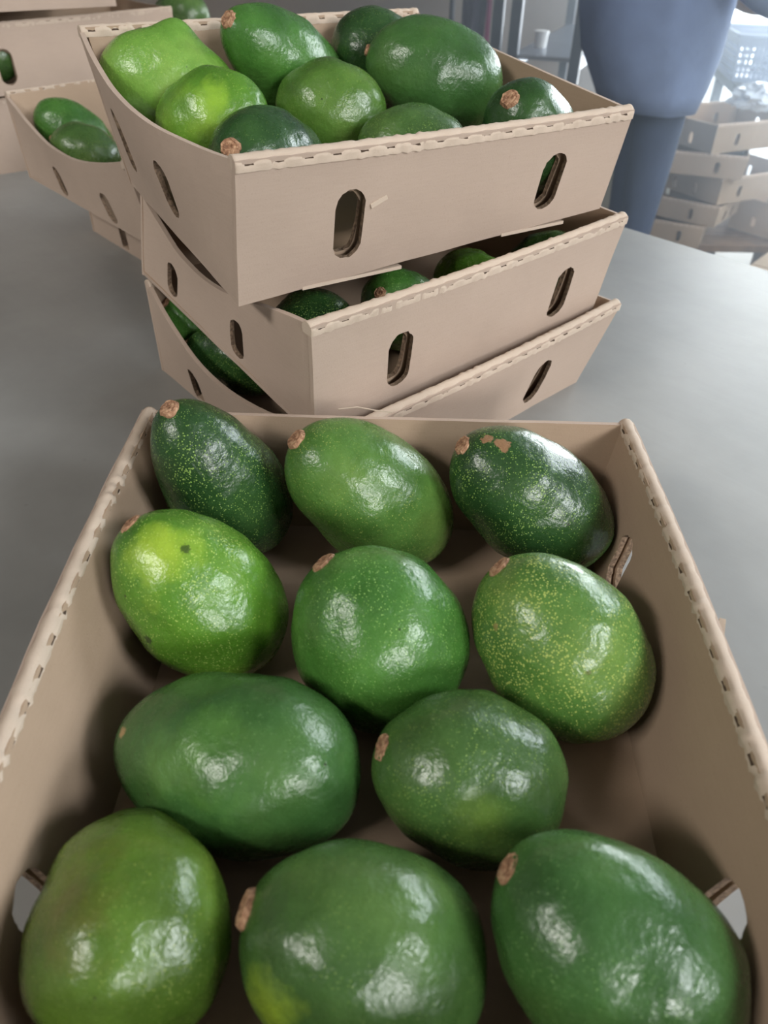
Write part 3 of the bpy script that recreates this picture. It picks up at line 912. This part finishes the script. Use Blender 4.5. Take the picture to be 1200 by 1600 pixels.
# ------------------------------------------------------------------ person in blue work clothes
def skinned(name, verts, edges, mat, parent, sub=2, root=0):
    me = bpy.data.meshes.new(name)
    me.from_pydata([v[:3] for v in verts], edges, [])
    me.materials.append(mat)
    o = bpy.data.objects.new(name, me)
    COL.objects.link(o)
    o.parent = parent
    sm = o.modifiers.new('skin', 'SKIN'); sm.use_smooth_shade = True
    for sv, v in zip(me.skin_vertices[0].data, verts):
        r = v[3]
        sv.radius = r if isinstance(r, tuple) else (r, r)
    me.skin_vertices[0].data[root].use_root = True
    ss = o.modifiers.new('subdivision', 'SUBSURF'); ss.levels = sub; ss.render_levels = sub
    return o


SKINM = plain('brown_skin', srgb(104, 70, 52), 0.55)
COAT = plain('blue_work_coat', srgb(112, 130, 166), 0.85, 0, 0.10, 14, 0.002)
TROU = plain('navy_work_trousers', srgb(52, 66, 96), 0.85, 0, 0.10, 14, 0.002)
SHOE = plain('black_rubber_boot', srgb(30, 30, 34), 0.5)
HAIR = plain('black_hair', srgb(22, 20, 20), 0.9)
per = empty('person', (0.715, 2.28, FLOOR), 'person in a loose blue work coat and navy trousers standing behind the table', 'person', rz=-PI / 2)
# body (facing local +Y): pelvis root, spine, head, arms reaching forward, legs
bv = [(0, 0, .90, (.12, .10)), (0, 0, 1.12, (.125, .10)), (0, -.01, 1.32, (.14, .10)), (0, 0, 1.43, .052), (0, .03, 1.55, (.076, .092)), (0, .03, 1.62, (.07, .085)),
      (.17, -.01, 1.36, .055), (.20, .04, 1.10, .045), (.17, .24, .98, .034), (.16, .31, .965, (.036, .02)),
      (-.17, -.01, 1.36, .055), (-.20, .04, 1.10, .045), (-.17, .24, .98, .034), (-.16, .31, .965, (.036, .02)),
      (.072, 0, .80, .058), (.07, .004, .46, .038), (.07, -.015, .09, .034), (-.072, 0, .80, .058), (-.07, .004, .46, .038), (-.07, -.015, .09, .034)]
be = [(0, 1), (1, 2), (2, 3), (3, 4), (4, 5), (2, 6), (6, 7), (7, 8), (8, 9), (2, 10), (10, 11), (11, 12), (12, 13), (0, 14), (14, 15), (15, 16), (0, 17), (17, 18), (18, 19)]
n0 = len(bv)
for sx in (1, -1):
    w = 9 if sx == 1 else 13
    bx, by, bz = bv[w][:3]
    for k, (ox, ln) in enumerate(((-.027, .066), (-.009, .076), (.009, .072), (.027, .056))):
        i0 = len(bv)
        bv += [(bx + ox, by + .028, bz - .002, .0095), (bx + ox * 1.1, by + .028 + ln * .5, bz - .010, .0085), (bx + ox * 1.1, by + .028 + ln * .92, bz - .030, .0075)]
        be += [(w, i0), (i0, i0 + 1), (i0 + 1, i0 + 2)]
    i0 = len(bv)
    bv += [(bx - sx * .040, by + .0, bz - .004, .0105), (bx - sx * .052, by + .035, bz - .018, .009)]
    be += [(w, i0), (i0, i0 + 1)]
skinned('body', bv, be, SKINM, per, 2)
# head details
def blob(name, c, r, mat, sub=3, fn=None):
    bm = bmesh.new()
    bmesh.ops.create_icosphere(bm, subdivisions=sub, radius=1)
    for v in bm.verts:
        d = v.co.copy()
        v.co = Vector((d.x * r[0], d.y * r[1], d.z * r[2])) * (fn(d) if fn else 1)
    return link(name, bm, mat, per, c, True)
blob('hair', (0, .012, 1.60), (.088, .102, .082), HAIR, 4, lambda d: (1 if (d.y < .45 or d.z > .55) else .80) + .05 * noise.noise(d * 9))
blob('nose', (0, .128, 1.555), (.014, .016, .022), SKINM)
for sx in (-1, 1):
    blob('ear', (sx * .083, .02, 1.555), (.012, .02, .03), SKINM)
    blob('eye', (sx * .03, .112, 1.58), (.012, .008, .008), WHITE)
blob('mouth', (0, .115, 1.515), (.024, .008, .007), plain('lips', srgb(110, 60, 54), 0.5))


def loft(name, rings, mat, parent, folds=0.0, N=48, thick=0.006):
    """tube of cloth from rings (x, y, z, rx, ry); open at both ends, with wall thickness"""
    bm = bmesh.new()
    outs, ins = [], []
    for j, (x, y, z, rx, ry) in enumerate(rings):
        o_, i_ = [], []
        for k in range(N):
            a = 2 * PI * k / N
            f = 1 + folds * (j / (len(rings) - 1)) * (math.sin(a * 7 + j * .3) * .6 + math.sin(a * 11 + 1.3) * .4) + 0.02 * noise.noise(Vector((math.cos(a) * 2, math.sin(a) * 2, z * 5)))
            o_.append(bm.verts.new((x + rx * math.cos(a) * f, y + ry * math.sin(a) * f, z)))
            i_.append(bm.verts.new((x + (rx - thick) * math.cos(a) * f, y + (ry - thick) * math.sin(a) * f, z)))
        outs.append(o_); ins.append(i_)
    for j in range(len(rings) - 1):
        for k in range(N):
            q = (k + 1) % N
            bm.faces.new((outs[j][k], outs[j][q], outs[j + 1][q], outs[j + 1][k]))
            bm.faces.new((ins[j][q], ins[j][k], ins[j + 1][k], ins[j + 1][q]))
    for j in (0, -1):
        for k in range(N):
            q = (k + 1) % N
            bm.faces.new((outs[j][k], ins[j][k], ins[j][q], outs[j][q]))
    bmesh.ops.recalc_face_normals(bm, faces=bm.faces)
    return link(name, bm, mat, parent, smooth=True)


coat = loft('coat', [(0, 0, 1.435, .075, .075), (0, -.005, 1.41, .15, .10), (0, -.005, 1.36, .215, .125), (0, -.02, 1.28, .205, .155), (0, -.04, 1.12, .19, .185), (0, -.05, .98, .20, .190),
                     (0, -.04, .88, .205, .175), (0, -.025, .80, .205, .145), (0, -.02, .755, .205, .125)], COAT, per, 0.035)
for sx in (1, -1):
    skinned('sleeve', [(sx * .155, -.01, 1.375, .07), (sx * .205, .0, 1.25, .075), (sx * .21, .05, 1.09, .066), (sx * .185, .16, 1.02, .058), (sx * .172, .235, .985, .050)],
            [(0, 1), (1, 2), (2, 3), (3, 4)], COAT, coat, 2)
    loft('trouser_leg', [(sx * .075, 0, .93, .095, .085), (sx * .072, 0, .80, .080, .070), (sx * .07, .004, .62, .068, .058), (sx * .07, .004, .46, .058, .046),
                         (sx * .07, -.005, .28, .052, .044), (sx * .07, -.012, .10, .05, .05)], TROU, per, 0.02, 32)
    blob('boot', (sx * .07, .045, .052), (.048, .135, .052), SHOE, 4, lambda d: 1.0 if d.z > -.6 else 1.0)

# added scatter volume imitating veiling lens glare, between the table and the bright doorway
hz = bpy.data.materials.new('lens_glare_haze')
hz.use_nodes = True
ht = hz.node_tree
ht.nodes.remove(ht.nodes['Principled BSDF'])
vs = ht.nodes.new('ShaderNodeVolumeScatter')
vs.inputs['Color'].default_value = (0.74, 0.86, 1.0, 1)
vs.inputs['Density'].default_value = 0.20
vs.inputs['Anisotropy'].default_value = 0.65
ht.links.new(vs.outputs[0], ht.nodes['Material Output'].inputs['Volume'])
bm = bmesh.new(); add_box(bm, (1.0, 2.95, 0.95), (3.1, 3.2, 3.3))
tag(link('haze', bm, hz), 'thin haze added to imitate lens glare between the table and the doorway', 'haze', kind='stuff')
